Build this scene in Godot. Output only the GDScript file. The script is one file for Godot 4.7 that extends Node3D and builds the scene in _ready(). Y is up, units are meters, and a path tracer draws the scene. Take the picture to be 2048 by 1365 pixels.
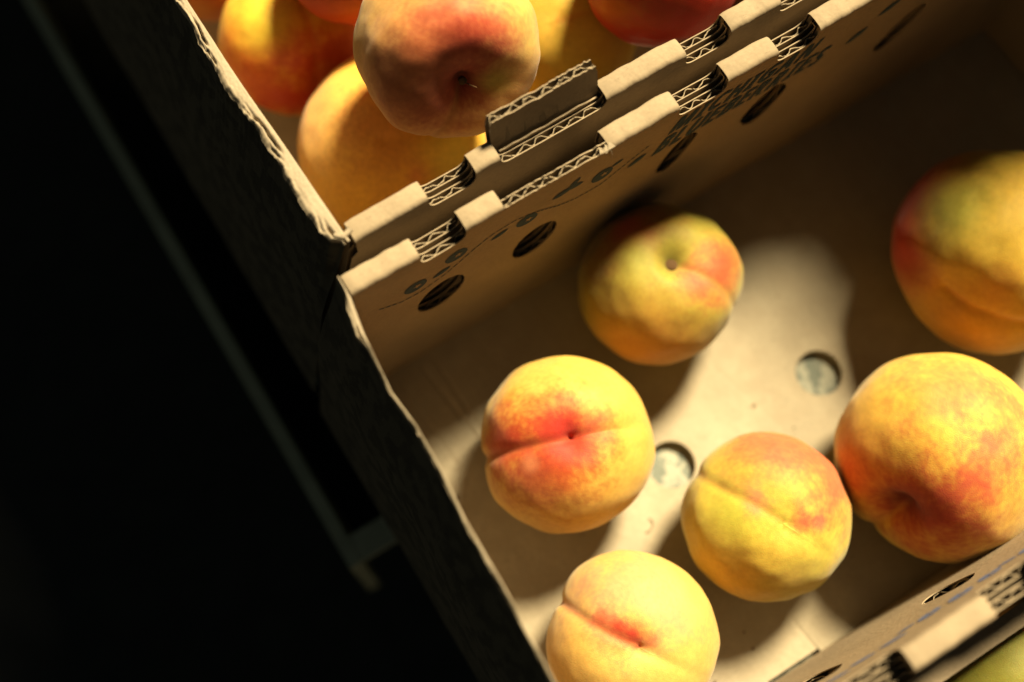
extends Node3D

var M := {}
var names := {}
var nz := FastNoiseLite.new()
var nf := FastNoiseLite.new()
const H := 0.140          # height of the fruit boxes

# ---------------------------------------------------------------- helpers
func numbered(called: String) -> String:
	var k: int = names.get(called, 0)
	names[called] = k + 1
	return called if k == 0 else "%s_%03d" % [called, k]

func thing(called: String, label: String, category: String, at := Vector3.ZERO, group := "") -> Node3D:
	var o := Node3D.new()
	o.name = numbered(called)
	add_child(o)
	o.position = at
	tag(o, label, category, group)
	return o

func tag(o: Node, label: String, category: String, group := "") -> void:
	o.set_meta("label", label)
	o.set_meta("category", category)
	if group:
		o.set_meta("group", group)

func world_origin(n: Node3D) -> Vector3:
	var p := Vector3.ZERO
	var q: Node = n
	while q is Node3D and q != self:
		p += q.position
		q = q.get_parent()
	return p

# commits a shape given in world coordinates as one named mesh under parent
func obj(called: String, st: Variant, m: Material, parent: Node3D = null) -> MeshInstance3D:
	var o := MeshInstance3D.new()
	o.name = called
	o.mesh = st if st is Mesh else st.commit()
	o.material_override = m
	if parent == null:
		o.name = numbered(called)
		add_child(o)
	else:
		parent.add_child(o, true)
		o.position = -world_origin(parent)
	return o

func begin() -> SurfaceTool:
	var st := SurfaceTool.new()
	st.begin(Mesh.PRIMITIVE_TRIANGLES)
	return st

func finish(st: SurfaceTool) -> Mesh:
	st.generate_normals()
	return st.commit()

func tri(st: SurfaceTool, a: Vector3, b: Vector3, c: Vector3, out: Vector3, smooth := -1) -> void:
	st.set_smooth_group(smooth)
	if (c - a).cross(b - a).dot(out) < 0.0:
		var t := b
		b = c
		c = t
	st.add_vertex(a)
	st.add_vertex(b)
	st.add_vertex(c)

func quad(st: SurfaceTool, a: Vector3, b: Vector3, c: Vector3, d: Vector3, out: Vector3, smooth := -1) -> void:
	tri(st, a, b, c, out, smooth)
	tri(st, a, c, d, out, smooth)

func box(st: SurfaceTool, a: Vector3, b: Vector3) -> void:
	var s := [Vector3(1, 0, 0), Vector3(0, 1, 0), Vector3(0, 0, 1)]
	for k in 3:
		for e in 2:
			var p := a
			if e:
				p[k] = b[k]
			var u: Vector3 = s[(k + 1) % 3] * (b[(k + 1) % 3] - a[(k + 1) % 3])
			var v: Vector3 = s[(k + 2) % 3] * (b[(k + 2) % 3] - a[(k + 2) % 3])
			quad(st, p, p + u, p + u + v, p + v, s[k] * (1.0 if e else -1.0))

func smooth01(a: float, b: float, x: float) -> float:
	var t := clampf((x - a) / (b - a), 0.0, 1.0)
	return t * t * (3.0 - 2.0 * t)

# ---------------------------------------------------------------- cardboard
# A wall or floor lies in a frame of its own: u along it, v up it, w out of the face that is seen.
# where = {axis: 0 (u is x) or 1 (u is z) or 2 (floor: u is x, v is z), ...}
func at(f: Dictionary, u: float, v: float, w: float) -> Vector3:
	if f.axis == 2:
		var y := 0.00003 * sin(TAU * u / 0.0078) + 0.0004 * nz.get_noise_2d(u * 1500.0, v * 1500.0)
		for c in f.get("creases", []):
			var d: float = (u - lerpf(c[0].x, c[1].x, (v - c[0].y) / (c[1].y - c[0].y))) / 0.0009
			if absf(d) < 3.0:
				y -= c[2] * exp(-d * d) * smooth01(c[0].y - 0.004, c[0].y + 0.004, v) * smooth01(c[1].y + 0.010, c[1].y - 0.006, v)
		return Vector3(u, w + y, v)
	var lean: float = v / H
	var bow: float = 0.0007 * nz.get_noise_2d(u * 900.0 + f.seed, v * 700.0)
	if f.axis == 0:
		w -= maxf(0.0, v - H - 0.0004) * f.get("tab_lean", 0.0)
		return Vector3(u, v, lerpf(f.base, f.top, lean) + f.side * w + bow)
	var top: float = f.top if not f.has("line") else along(f.line, u)
	return Vector3(lerpf(f.base, top, lean) + f.side * w + bow, v, u)

func along(line: Array, u: float) -> float:
	for k in line.size() - 1:
		if u <= line[k + 1].x or k == line.size() - 2:
			var t: float = clampf((u - line[k].x) / (line[k + 1].x - line[k].x), 0.0, 1.0)
			return lerpf(line[k].y, line[k + 1].y, t)
	return line[0].y

func out_of(f: Dictionary) -> Vector3:
	return Vector3.UP if f.axis == 2 else (Vector3(0, 0, f.side) if f.axis == 0 else Vector3(f.side, 0, 0))

func hole_half(h: Dictionary, u: float) -> float:
	var t: float = clampf(absf(u - h.u) / h.ru, 0.0, 1.0)
	if h.kind == "slot":
		return h.rv
	return h.rv * pow(maxf(0.0, 1.0 - t * t), 0.85 if h.kind == "leaf" else 0.5)

func hole_mid(h: Dictionary, u: float) -> float:
	return h.v + h.get("shear", 0.0) * (u - h.u)

# one liner: a thin sheet from w0 back to w1, between lo(u) and hi(u), with holes cut in it
func liner(st: SurfaceTool, f: Dictionary, u0: float, u1: float, lo: Callable, hi: Callable, holes: Array, w0: float, w1: float, breaks := [], rows := 0.02) -> void:
	var us := [u0, u1]
	var n := int(ceil((u1 - u0) / 0.003))
	for i in n:
		us.append(u0 + (u1 - u0) * i / n)
	us.append_array(breaks.filter(func(b): return b > u0 and b < u1))
	for h in holes:
		if h.u + h.ru < u0 or h.u - h.ru > u1:
			continue
		for i in 25:
			us.append(h.u - h.ru * cos(PI * i / 24.0))
	us.sort()
	var out := out_of(f)
	var along_u := Vector3(0, 0, 1) if f.axis == 1 else Vector3(1, 0, 0)
	for i in us.size() - 1:
		var ua: float = us[i]
		var ub: float = us[i + 1]
		if ub - ua < 1e-6:
			continue
		var um := (ua + ub) / 2.0
		var eps := (ub - ua) * 0.001
		var cut: Array = holes.filter(func(h): return absf(um - h.u) < h.ru)
		cut.sort_custom(func(p, q): return p.v < q.v)
		var la := [lo.call(ua + eps)]
		var lb := [lo.call(ub - eps)]
		for h in cut:
			la.append_array([hole_mid(h, ua) - hole_half(h, ua), hole_mid(h, ua) + hole_half(h, ua)])
			lb.append_array([hole_mid(h, ub) - hole_half(h, ub), hole_mid(h, ub) + hole_half(h, ub)])
		la.append(hi.call(ua + eps))
		lb.append(hi.call(ub - eps))
		for k in range(0, la.size(), 2):
			var a0: float = la[k]
			var a1: float = la[k + 1]
			var b0: float = lb[k]
			var b1: float = lb[k + 1]
			if maxf(a1 - a0, b1 - b0) < 1e-5:
				continue
			var m := maxi(1, int(ceil(maxf(a1 - a0, b1 - b0) / rows)))
			for r in m:
				var s := float(r) / m
				var t := float(r + 1) / m
				for face in [[w0, out, 1], [w1, -out, 2]]:
					quad(st, at(f, ua, lerpf(a0, a1, s), face[0]), at(f, ub, lerpf(b0, b1, s), face[0]), at(f, ub, lerpf(b0, b1, t), face[0]), at(f, ua, lerpf(a0, a1, t), face[0]), face[1], face[2])
			quad(st, at(f, ua, a0, w0), at(f, ub, b0, w0), at(f, ub, b0, w1), at(f, ua, a0, w1), at(f, um, -1, 0) - at(f, um, 0, 0))
			quad(st, at(f, ua, a1, w0), at(f, ub, b1, w0), at(f, ub, b1, w1), at(f, ua, a1, w1), at(f, um, 1, 0) - at(f, um, 0, 0))
		for e in [[ua, la, -1.0], [ub, lb, 1.0]]:   # steps and ends
			if (e[2] < 0 and i == 0) or (e[2] > 0 and i == us.size() - 2):
				quad(st, at(f, e[0], e[1][0], w0), at(f, e[0], e[1][-1], w0), at(f, e[0], e[1][-1], w1), at(f, e[0], e[1][0], w1), along_u * e[2])
	for h in holes:
		if h.kind == "slot":
			for s in [-1.0, 1.0]:
				var u: float = h.u + s * h.ru
				quad(st, at(f, u, h.v - h.rv, w0), at(f, u, h.v + h.rv, w0), at(f, u, h.v + h.rv, w1), at(f, u, h.v - h.rv, w1), -along_u * s)

# the wavy paper between two liners, from a cut edge down
func fluting(st: SurfaceTool, f: Dictionary, u0: float, u1: float, edge: Callable, depth: float, w0: float, w1: float, period := 0.0078) -> void:
	var mid := (w0 + w1) / 2.0
	var amp := absf(w1 - w0) / 2.0 - 0.00026
	var n := int(ceil((u1 - u0) / 0.0005))
	var last := []
	for i in n + 1:
		var u := u0 + (u1 - u0) * i / n
		var ph := u + 0.0024 * nz.get_noise_1d(u * 11000.0 + f.seed * 50.0)
		var wob := 0.72 + 0.9 * nz.get_noise_1d(u * 15000.0 + f.seed * 70.0)
		var s := sin(TAU * ph / period)
		var w := mid + amp * s * clampf(wob + 0.15, 0.5, 1.0)
		var e: float = edge.call(u) - 0.0003 - 0.0009 * absf(nz.get_noise_1d(u * 40000.0))
		var here := [at(f, u, e, w - 0.00026), at(f, u, e, w + 0.00026), at(f, u, e - depth, w - 0.00026), at(f, u, e - depth, w + 0.00026)]
		if last:
			var o := out_of(f)
			quad(st, last[0], here[0], here[1], last[1], at(f, u, 1, 0) - at(f, u, 0, 0))
			quad(st, last[0], here[0], here[2], last[2], -o, 1)
			quad(st, last[1], here[1], here[3], last[3], o, 2)
		last = here

# the folded-over top of a wall between two notches
func fold(st: SurfaceTool, f: Dictionary, u0: float, u1: float, thick: float, board: float) -> void:
	var path := []
	var r := 0.0024
	path.append(Vector2(0, H - 0.012))
	for k in 7:
		path.append(Vector2(-r + r * cos(PI / 2 * k / 6.0), H - r + r * sin(PI / 2 * k / 6.0)))
	path.append(Vector2(-thick / 2.0, H + 0.0002))
	for k in 7:
		path.append(Vector2(-thick + r - r * sin(PI / 2 * k / 6.0), H - r + r * cos(PI / 2 * k / 6.0)))
	path.append(Vector2(-thick, H - 0.012))
	var inner := []
	for p in path:
		inner.append(Vector2(clampf(p.x, -thick + board, -board), minf(p.y, H - board)))
	var n := maxi(2, int((u1 - u0) / 0.002))
	var lift := func(u: float, p: Vector2) -> Vector3:
		var sag := 0.0
		var e := minf(u - u0, u1 - u)
		if p.y > H - 0.0035:
			sag = -0.0007 * exp(-pow(e / 0.0016, 2.0)) + 0.0006 * nz.get_noise_1d(u * 9000.0 + f.seed * 30.0)
		return at(f, u, p.y + sag, p.x + (0.0005 * nz.get_noise_1d(u * 8000.0 + f.seed * 20.0) if p.y > H - 0.008 else 0.0))
	for i in n:
		var a := u0 + (u1 - u0) * i / n
		var b := u0 + (u1 - u0) * (i + 1) / n
		for k in path.size() - 1:
			var d: Vector2 = path[k + 1] - path[k]
			var nrm := out_of(f) * -d.y * -1.0 + Vector3.UP * absf(d.x)
			if d.y > 0:
				nrm = out_of(f) * d.y + Vector3.UP * absf(d.x)
			else:
				nrm = out_of(f) * d.y + Vector3.UP * absf(d.x)
			quad(st, lift.call(a, path[k]), lift.call(b, path[k]), lift.call(b, path[k + 1]), lift.call(a, path[k + 1]), nrm, 1)
			quad(st, at(f, a, inner[k].y, inner[k].x), at(f, b, inner[k].y, inner[k].x), at(f, b, inner[k + 1].y, inner[k + 1].x), at(f, a, inner[k + 1].y, inner[k + 1].x), -nrm, 2)
	var au := Vector3(0, 0, 1) if f.axis == 1 else Vector3(1, 0, 0)
	var paper := 0.0007
	for e in [[u0, -1.0], [u1, 1.0]]:
		for k in path.size() - 1:
			var lerped := func(p: Vector2, q: Vector2, t: float) -> Vector3: return at(f, e[0], lerpf(p.y, q.y, t), lerpf(p.x, q.x, t))
			for band in [[0.0, 0.2], [0.8, 1.0]]:
				quad(st, lift.call(e[0], path[k]) if band[0] == 0.0 else lerped.call(path[k], inner[k], band[0]), lift.call(e[0], path[k + 1]) if band[0] == 0.0 else lerped.call(path[k + 1], inner[k + 1], band[0]), lerped.call(path[k + 1], inner[k + 1], band[1]), lerped.call(path[k], inner[k], band[1]), au * e[1])
			# the board's filling, set back a little from the cut
			var back: Vector3 = au * 0.0 - au * e[1] * 0.0012
			quad(st, lerped.call(path[k], inner[k], 0.2) + back, lerped.call(path[k + 1], inner[k + 1], 0.2) + back, lerped.call(path[k + 1], inner[k + 1], 0.8) + back, lerped.call(path[k], inner[k], 0.8) + back, au * e[1])

# a long wall: two boards with a gap, folded over at the top, with notches and (maybe) a lifted tab
func long_wall(called: String, f: Dictionary, parent: Node3D, u0: float, u1: float, segs: Array, holes: Array, thick := 0.0095) -> Node3D:
	var board := 0.0037
	var root := Node3D.new()
	root.name = called
	parent.add_child(root, true)
	# segs: [start, end, kind] with kind fold / notch / torn / tab
	var seg := func(u: float) -> Array:
		for s in segs:
			if u >= s[0] and u < s[1]:
				return s
		return [u0, u1, "fold"]
	var notch := func(u: float, s: Array, depth: float) -> float:
		var r := 0.0045
		var e: float = minf(u - s[0], s[1] - u)
		var d := depth
		if e < r:
			d = depth - r + sqrt(maxf(0.0, r * r - (r - e) * (r - e)))
		return H - d
	var front_top := func(u: float) -> float:
		var s: Array = seg.call(u)
		match s[2]:
			"fold": return H - 0.0119
			"torn": return H - 0.0008 + 0.0012 * nz.get_noise_1d(u * 40000.0)
			"tab": return notch.call(u, s, 0.006)
			_: return notch.call(u, s, 0.0095)
	var back_top := func(u: float) -> float:
		var s: Array = seg.call(u)
		match s[2]:
			"fold": return H - 0.0119
			"torn": return H - 0.030
			"tab":
				var e: float = minf((u - s[0]) / 0.5, (s[1] - u) / 0.25)
				return H + 0.0108 - maxf(0.0, 0.003 - e) * 1.2 + 0.0009 * nz.get_noise_1d(u * 30000.0)
			_: return notch.call(u, s, 0.0095)
	var low := func(_u: float) -> float: return 0.0
	# at the short wall, which leans in, the end of this wall is cut to its slope
	var cut := func(u: float, y: float) -> float: return y if not f.has("corner") or u >= f.corner else minf(y, H * (u - u0) / (f.corner - u0) + 0.0005)
	var front_cut := func(u: float) -> float: return cut.call(u, front_top.call(u))
	var back_cut := func(u: float) -> float: return cut.call(u, back_top.call(u))
	var breaks := []
	for s in segs:
		breaks.append_array([s[0], s[1]])
		for k in 8:
			breaks.append_array([s[0] + 0.0006 * k, s[1] - 0.0006 * k])
	for side in [["inner_layer", 0.0, -board, front_cut], ["outer_layer", -thick + board, -thick, back_cut]]:
		var st := begin()
		liner(st, f, u0, u1, low, side[3], holes, side[1], side[1] - 0.00045, breaks)
		liner(st, f, u0, u1, low, side[3], holes, side[2] + 0.00045, side[2], breaks)
		var layer := obj(side[0], finish(st), M.kraft, root)
		var fl := begin()
		for s in segs:
			if s[2] == "fold":
				continue
			fluting(fl, f, s[0] + 0.0004, s[1] - 0.0004, side[3], 0.014, side[1] - 0.00045, side[2] + 0.00045)
		for h in holes:
			var hh: Dictionary = h
			fluting(fl, f, h.u - h.ru * 0.97, h.u + h.ru * 0.97, func(u: float) -> float: return hole_mid(hh, u) - hole_half(hh, u), 0.008, side[1] - 0.00045, side[2] + 0.00045)
		obj("fluting", finish(fl), M.medium, layer)
	for s in segs:
		if s[2] == "fold":
			var st := begin()
			fold(st, f, s[0], s[1], thick, board)
			obj("folded_edge", finish(st), M.kraft, root)
	return root

# the torn top of a short wall: plies with cracks running along it. u is z, the rim lies between the
# outer face and the inner face; widths is how thick the rim is along it
func torn_wall(parent: Node3D, f: Dictionary, u0: float, u1: float, widths: Array, sd: float) -> void:
	var root := Node3D.new()
	root.name = "torn_wall"
	parent.add_child(root, true)
	var st := begin()
	var n := int((u1 - u0) / 0.0006)
	var m := 16
	var rows := []
	var skirt := []
	for i in n + 1:
		var u := u0 + (u1 - u0) * i / n
		var wid: float = 0.88 * along(widths, u) * (1.0 + 0.20 * nz.get_noise_1d(u * 5000.0 + sd) + 0.10 * nf.get_noise_1d(u * 22000.0 + sd))
		var row := []
		for k in m + 1:
			var t := float(k) / m            # 0 inner face, 1 ragged outer edge
			var w := wid * t
			# two or three cracks that wander along the rim
			var y := H
			var c1: float = 0.56 + 0.26 * nz.get_noise_1d(u * 3500.0 + sd * 30.0)
			var c2: float = 0.80 + 0.22 * nz.get_noise_1d(u * 6000.0 + sd * 50.0)
			var open1 := smooth01(-0.10, 0.30, nz.get_noise_1d(u * 2600.0 + sd * 70.0))
			var open2 := smooth01(-0.15, 0.30, nz.get_noise_1d(u * 4200.0 + sd * 90.0 + 50.0))
			y -= 0.0034 * open1 * exp(-pow((t - c1) / 0.075, 2.0))
			y -= 0.0022 * open2 * exp(-pow((t - c2) / 0.06, 2.0))
			y -= 0.0009 * smooth01(0.5, 1.0, t) * (0.6 + 1.1 * nz.get_noise_2d(u * 6000.0 + sd, t * 260.0))
			y -= 0.0016 * smooth01(0.85, 1.0, t) - 0.00015 * nf.get_noise_2d(u * 30000.0, t * 500.0)
			y -= 0.0010 * smooth01(0.14, 0.0, t)
			row.append(at(f, u, y, w))
		rows.append(row)
		var low := []
		for k in 9:
			var v := H - 0.003 - (H - 0.003) * k / 8.0
			low.append(at(f, u, v - 0.003 * (1 if k == 8 else 0), lerpf(wid - 0.0004, 0.0085, smooth01(0, 3, k)) + 0.0006 * nz.get_noise_2d(u * 1600.0 + sd, v * 1200.0)))
		skirt.append(low)
	for i in n:
		for k in m:
			quad(st, rows[i][k], rows[i + 1][k], rows[i + 1][k + 1], rows[i][k + 1], Vector3.UP, 1)
		quad(st, rows[i][m], rows[i + 1][m], skirt[i + 1][0], skirt[i][0], Vector3(-1, 0.2, 0), 2)
	obj("torn_edge", finish(st), M.kraft_pale, root)
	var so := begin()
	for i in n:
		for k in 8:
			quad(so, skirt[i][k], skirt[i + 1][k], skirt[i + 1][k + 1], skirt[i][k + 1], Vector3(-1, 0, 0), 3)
	obj("outer_face", finish(so), M.kraft_dark, root)
	var si := begin()
	var steps := 80
	for i in steps:
		var a := u0 + (u1 - u0) * i / steps
		var b := u0 + (u1 - u0) * (i + 1) / steps
		for k in 6:
			var v0 := (H - 0.001) * k / 6.0
			var v1 := (H - 0.001) * (k + 1) / 6.0
			quad(si, at(f, a, v0, 0), at(f, b, v0, 0), at(f, b, v1, 0), at(f, a, v1, 0), Vector3(1, 0, 0), 1)
	obj("inner_face", finish(si), M.kraft, root)

func plain_wall(called: String, parent: Node3D, a: Vector3, b: Vector3) -> void:
	var st := begin()
	box(st, a, b)
	obj(called, finish(st), M.kraft, parent)

func floor_panel(parent: Node3D, x0: float, x1: float, z0: float, z1: float, holes: Array, creases := []) -> void:
	var f := {"axis": 2, "seed": 3.0, "creases": creases}
	var breaks := []
	for c in creases:
		var lo_u := minf(c[0].x, c[1].x) - 0.003
		for k in int((absf(c[1].x - c[0].x) + 0.006) / 0.0003):
			breaks.append(lo_u + k * 0.0003)
	var st := begin()
	var lo := func(_u: float) -> float: return z0
	var hi := func(_u: float) -> float: return z1
	liner(st, f, x0, x1, lo, hi, holes, 0.0, -0.0038, breaks, 0.004)
	obj("floor_panel", finish(st), M.kraft_floor, parent)

# ---------------------------------------------------------------- print on the box
func patch(st: SurfaceTool, f: Dictionary, pts: Array, w: float) -> void:
	var c := Vector2.ZERO
	for p in pts:
		c += p / pts.size()
	for i in pts.size():
		var p: Vector2 = pts[i]
		var q: Vector2 = pts[(i + 1) % pts.size()]
		tri(st, at(f, c.x, c.y, w), at(f, p.x, p.y, w), at(f, q.x, q.y, w), out_of(f), 1)

func ellipse(c: Vector2, rx: float, ry: float, turn: float, pw := 1.0, n := 22) -> Array:
	var out := []
	for i in n:
		var a := TAU * i / n
		var s := sin(a)
		var p := Vector2(rx * cos(a), ry * signf(s) * pow(absf(s), pw))
		out.append(c + p.rotated(turn))
	return out

func star(c: Vector2, r: float, turn: float) -> Array:
	var out := []
	for i in 10:
		out.append(c + Vector2.from_angle(turn + TAU * i / 10.0) * (r if i % 2 == 0 else r * 0.42))
	return out

func print_berries(parent: Node3D, f: Dictionary, berries: Array, leaves: Array, m: Material) -> void:
	for b in berries:
		var st := begin()
		patch(st, f, ellipse(Vector2(b[0], b[1]), b[2], b[2] * 0.94, 0.0), 0.00022)
		var o := obj("printed_berry", finish(st), m, parent)
		var s := begin()
		patch(s, f, star(Vector2(b[0] + b[2] * 0.15, b[1] + b[2] * 0.1), b[2] * 0.42, b[0] * 300.0), 0.00042)
		obj("berry_crown", finish(s), M.kraft, o)
	for l in leaves:
		var st := begin()
		patch(st, f, ellipse(Vector2(l[0], l[1]), l[2], l[2] * 0.40, l[3], 1.6), 0.00026)
		obj("printed_leaf", finish(st), m, parent)

func lettering(parent: Node3D, f: Dictionary, text: String, base: Callable, u0: float, u1: float, height: Callable, m: Material, slant: float) -> void:
	var font := SystemFont.new()
	font.font_names = PackedStringArray(["Droid Sans"])
	font.font_weight = 700
	var widths := []
	var total := 0.0
	var meshes := []
	for ch in text:
		var tm := TextMesh.new()
		tm.font = font
		tm.text = ch
		tm.font_size = 64
		tm.pixel_size = 0.01
		tm.depth = 0.0
		tm.curve_step = 1.5
		var arr := tm.get_mesh_arrays()
		var lo := 1e9
		var hi := -1e9
		for v in arr[Mesh.ARRAY_VERTEX]:
			lo = minf(lo, v.x)
			hi = maxf(hi, v.x)
		meshes.append([arr, lo])
		widths.append(hi - lo + 0.11)
		total += hi - lo + 0.11
	var bot := 1e9
	var top := -1e9
	for v in meshes[0][0][Mesh.ARRAY_VERTEX]:
		bot = minf(bot, v.y)
		top = maxf(top, v.y)
	var x := 0.0
	for k in meshes.size():
		var arr: Array = meshes[k][0]
		var vs: PackedVector3Array = arr[Mesh.ARRAY_VERTEX]
		var ix: PackedInt32Array = arr[Mesh.ARRAY_INDEX] if arr[Mesh.ARRAY_INDEX] != null else PackedInt32Array(range(vs.size()))
		var st := begin()
		for jj in range(0, ix.size() * 3, 3):   # struck three times, as heavy poster letters are
			var strike := jj / ix.size()
			var j := jj % ix.size()
			var p := []
			for e in 3:
				var v: Vector3 = vs[ix[j + e]]
				var s: float = (x + v.x - meshes[k][1]) / total
				var u: float = lerpf(u0, u1, s)
				var hgt: float = height.call(s)
				var t := (v.y - bot) / (top - bot)
				p.append(at(f, u + slant * hgt * t + 0.00028 * (strike - 1), base.call(s) + hgt * t, 0.00022 + 0.00003 * strike))
			tri(st, p[0], p[1], p[2], out_of(f), 1)
		obj("printed_letter", finish(st), m, parent)
		x += widths[k]

# ---------------------------------------------------------------- peaches
const YELLOW := Color(0.87, 0.52, 0.080)
const PALE := Color(0.86, 0.54, 0.14)
const GREEN := Color(0.52, 0.43, 0.06)
const OLIVE := Color(0.34, 0.26, 0.04)
const ORANGE := Color(0.72, 0.28, 0.03)
const PINK := Color(0.82, 0.13, 0.075)
const RED := Color(0.58, 0.022, 0.008)
const DARK := Color(0.21, 0.022, 0.010)
const BROWN := Color(0.20, 0.09, 0.03)

# d: c centre, r radius, stem (world direction of the stem hollow), seam (a world direction the crease runs through),
# base, patches [[direction, angular radius, colour, strength, mottling]], flat, seam_depth, hollow, tip, far (crease on the other side too)
func peach_mesh(d: Dictionary) -> ArrayMesh:
	var rows: int = d.get("rows", 150)
	var cols: int = rows * 9 / 5
	var up: Vector3 = d.stem.normalized()
	var side: Vector3 = (d.seam - up * d.seam.dot(up)).normalized()
	var fwd := side.cross(up)
	var sd: float = d.seed * 37.0
	var v := PackedVector3Array()
	var cl := PackedColorArray()
	v.resize((rows + 1) * (cols + 1))
	cl.resize(v.size())
	var flat: float = d.get("flat", 0.95)
	var sdep: float = d.get("seam_depth", 0.05)
	var hol: float = d.get("hollow", 0.16)
	var tip: float = d.get("tip", 0.03)
	var far: float = d.get("far", 0.0)
	var lump: float = d.get("lump", 0.03) * 1.35
	var boxy: float = d.get("boxy", 2.0)
	var squash: Vector3 = d.get("squash", Vector3.ONE)
	var patches: Array = d.patches
	var dirs := []
	for p in patches:
		dirs.append(p[0].normalized())
	var base: Color = d.get("base", YELLOW)
	for i in rows + 1:
		var th := PI * i / rows
		var st := sin(th)
		var ct := cos(th)
		for j in cols + 1:
			var ph := TAU * (j % cols) / cols
			if ph > PI:
				ph -= TAU
			var n := side * (st * cos(ph)) + fwd * (st * sin(ph)) + up * ct
			var across := ph * st
			var other := (PI - absf(ph)) * st
			var near_tip := exp(-pow((PI - th) / 0.9, 2.0))
			var run := smooth01(0.0, 0.25, th)
			var wob := 0.04 * nz.get_noise_2d(th * 60.0 + sd, 9.0)
			var g := sdep * run * (0.45 * exp(-pow((across + wob) / 0.075, 2.0)) + 0.75 * exp(-pow((across + wob) / 0.34, 2.0)))
			g += far * near_tip * (0.5 * exp(-pow((other - wob) / 0.08, 2.0)) + 0.7 * exp(-pow(other / 0.33, 2.0)))
			var r := 1.0 - g
			r -= hol * (0.62 * exp(-pow(th / 0.42, 2.0)) + 0.55 * exp(-pow(th / 0.17, 2.0)))
			r -= tip * (exp(-pow((PI - th) / 0.34, 2.0))) - d.get("nipple", 0.02) * exp(-pow((PI - th) / 0.06, 2.0))
			r += lump * nz.get_noise_3d(n.x * 75.0 + sd, n.y * 75.0, n.z * 75.0)
			r += lump * 0.35 * nz.get_noise_3d(n.x * 190.0 + sd, n.y * 190.0, n.z * 190.0)
			if boxy > 2.0:
				r *= pow(pow(absf(st), boxy) + pow(absf(ct), boxy), -1.0 / boxy)
			for b in d.get("bumps", []):
				r += b[2] * exp(-pow(acos(clampf(n.dot(b[0]), -1.0, 1.0)) / b[1], 2.0))
			var p := n * r
			p += up * (p.dot(up) * (flat - 1.0))
			p *= squash
			var id := i * (cols + 1) + j
			v[id] = p * d.r
			# skin
			var f1 := nz.get_noise_3d(n.x * 120.0 + sd, n.y * 120.0, n.z * 120.0)
			var f2 := nf.get_noise_3d(n.x * 330.0 + sd, n.y * 330.0, n.z * 330.0)
			var f3 := nf.get_noise_3d(n.x * 1300.0 + sd, n.y * 1300.0, n.z * 1300.0)
			var c := base.lerp(d.get("base2", GREEN), clampf(d.get("mix", 0.25) + 0.55 * f1, 0.0, 1.0))
			for k in patches.size():
				var q: Array = patches[k]
				var a: float = acos(clampf(n.dot(dirs[k]), -1.0, 1.0)) / q[1]
				if a > 1.7:
					continue
				var mott: float = q[4]
				a += mott * (0.38 * f1 + 0.34 * f2 + 0.26 * f3)
				var s: float = q[3] * (1.0 - smooth01(0.10, 1.45, a))
				c = c.lerp(q[2], clampf(s, 0.0, 1.0))
			# the crease itself
			var line := run * exp(-pow((across + wob) / 0.045, 2.0))
			c = c.lerp(d.get("line", ORANGE), 0.55 * line * (1.0 if sdep > 0.02 else 0.0))
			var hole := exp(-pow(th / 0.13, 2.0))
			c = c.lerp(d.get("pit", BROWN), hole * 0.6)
			var grain := 1.0 + 0.06 * f2 + 0.15 * f3
			grain *= d.get("gain", 0.56)
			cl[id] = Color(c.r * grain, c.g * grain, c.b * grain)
	var nn := PackedVector3Array()
	nn.resize(v.size())
	for i in rows + 1:
		for j in cols + 1:
			var a: Vector3 = v[i * (cols + 1) + (j + 1) % cols] - v[i * (cols + 1) + (j - 1 + cols) % cols]
			var b := v[mini(i + 1, rows) * (cols + 1) + j] - v[maxi(i - 1, 0) * (cols + 1) + j]
			var n := b.cross(a).normalized()
			if i == 0:
				n = up
			elif i == rows:
				n = -up
			elif n.dot(v[i * (cols + 1) + j]) < 0.0:
				n = -n
			nn[i * (cols + 1) + j] = n
	var ix := PackedInt32Array()
	ix.resize(rows * cols * 6)
	var w := 0
	var flip := (v[(cols + 1) * (rows / 2) + 1] - v[(cols + 1) * (rows / 2)]).cross(v[(cols + 1) * (rows / 2 + 1)] - v[(cols + 1) * (rows / 2)]).dot(v[(cols + 1) * (rows / 2)]) < 0.0
	for i in rows:
		for j in cols:
			var a := i * (cols + 1) + j
			var b := a + 1
			var e := a + cols + 1
			var g := e + 1
			# clockwise seen from outside
			var t := [a, b, e, b, g, e] if flip else [a, e, b, b, e, g]
			for k in 6:
				ix[w + k] = t[k]
			w += 6
	var arrays := []
	arrays.resize(Mesh.ARRAY_MAX)
	arrays[Mesh.ARRAY_VERTEX] = v
	arrays[Mesh.ARRAY_NORMAL] = nn
	arrays[Mesh.ARRAY_COLOR] = cl
	arrays[Mesh.ARRAY_INDEX] = ix
	var me := ArrayMesh.new()
	me.add_surface_from_arrays(Mesh.PRIMITIVE_TRIANGLES, arrays)
	return me

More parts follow.
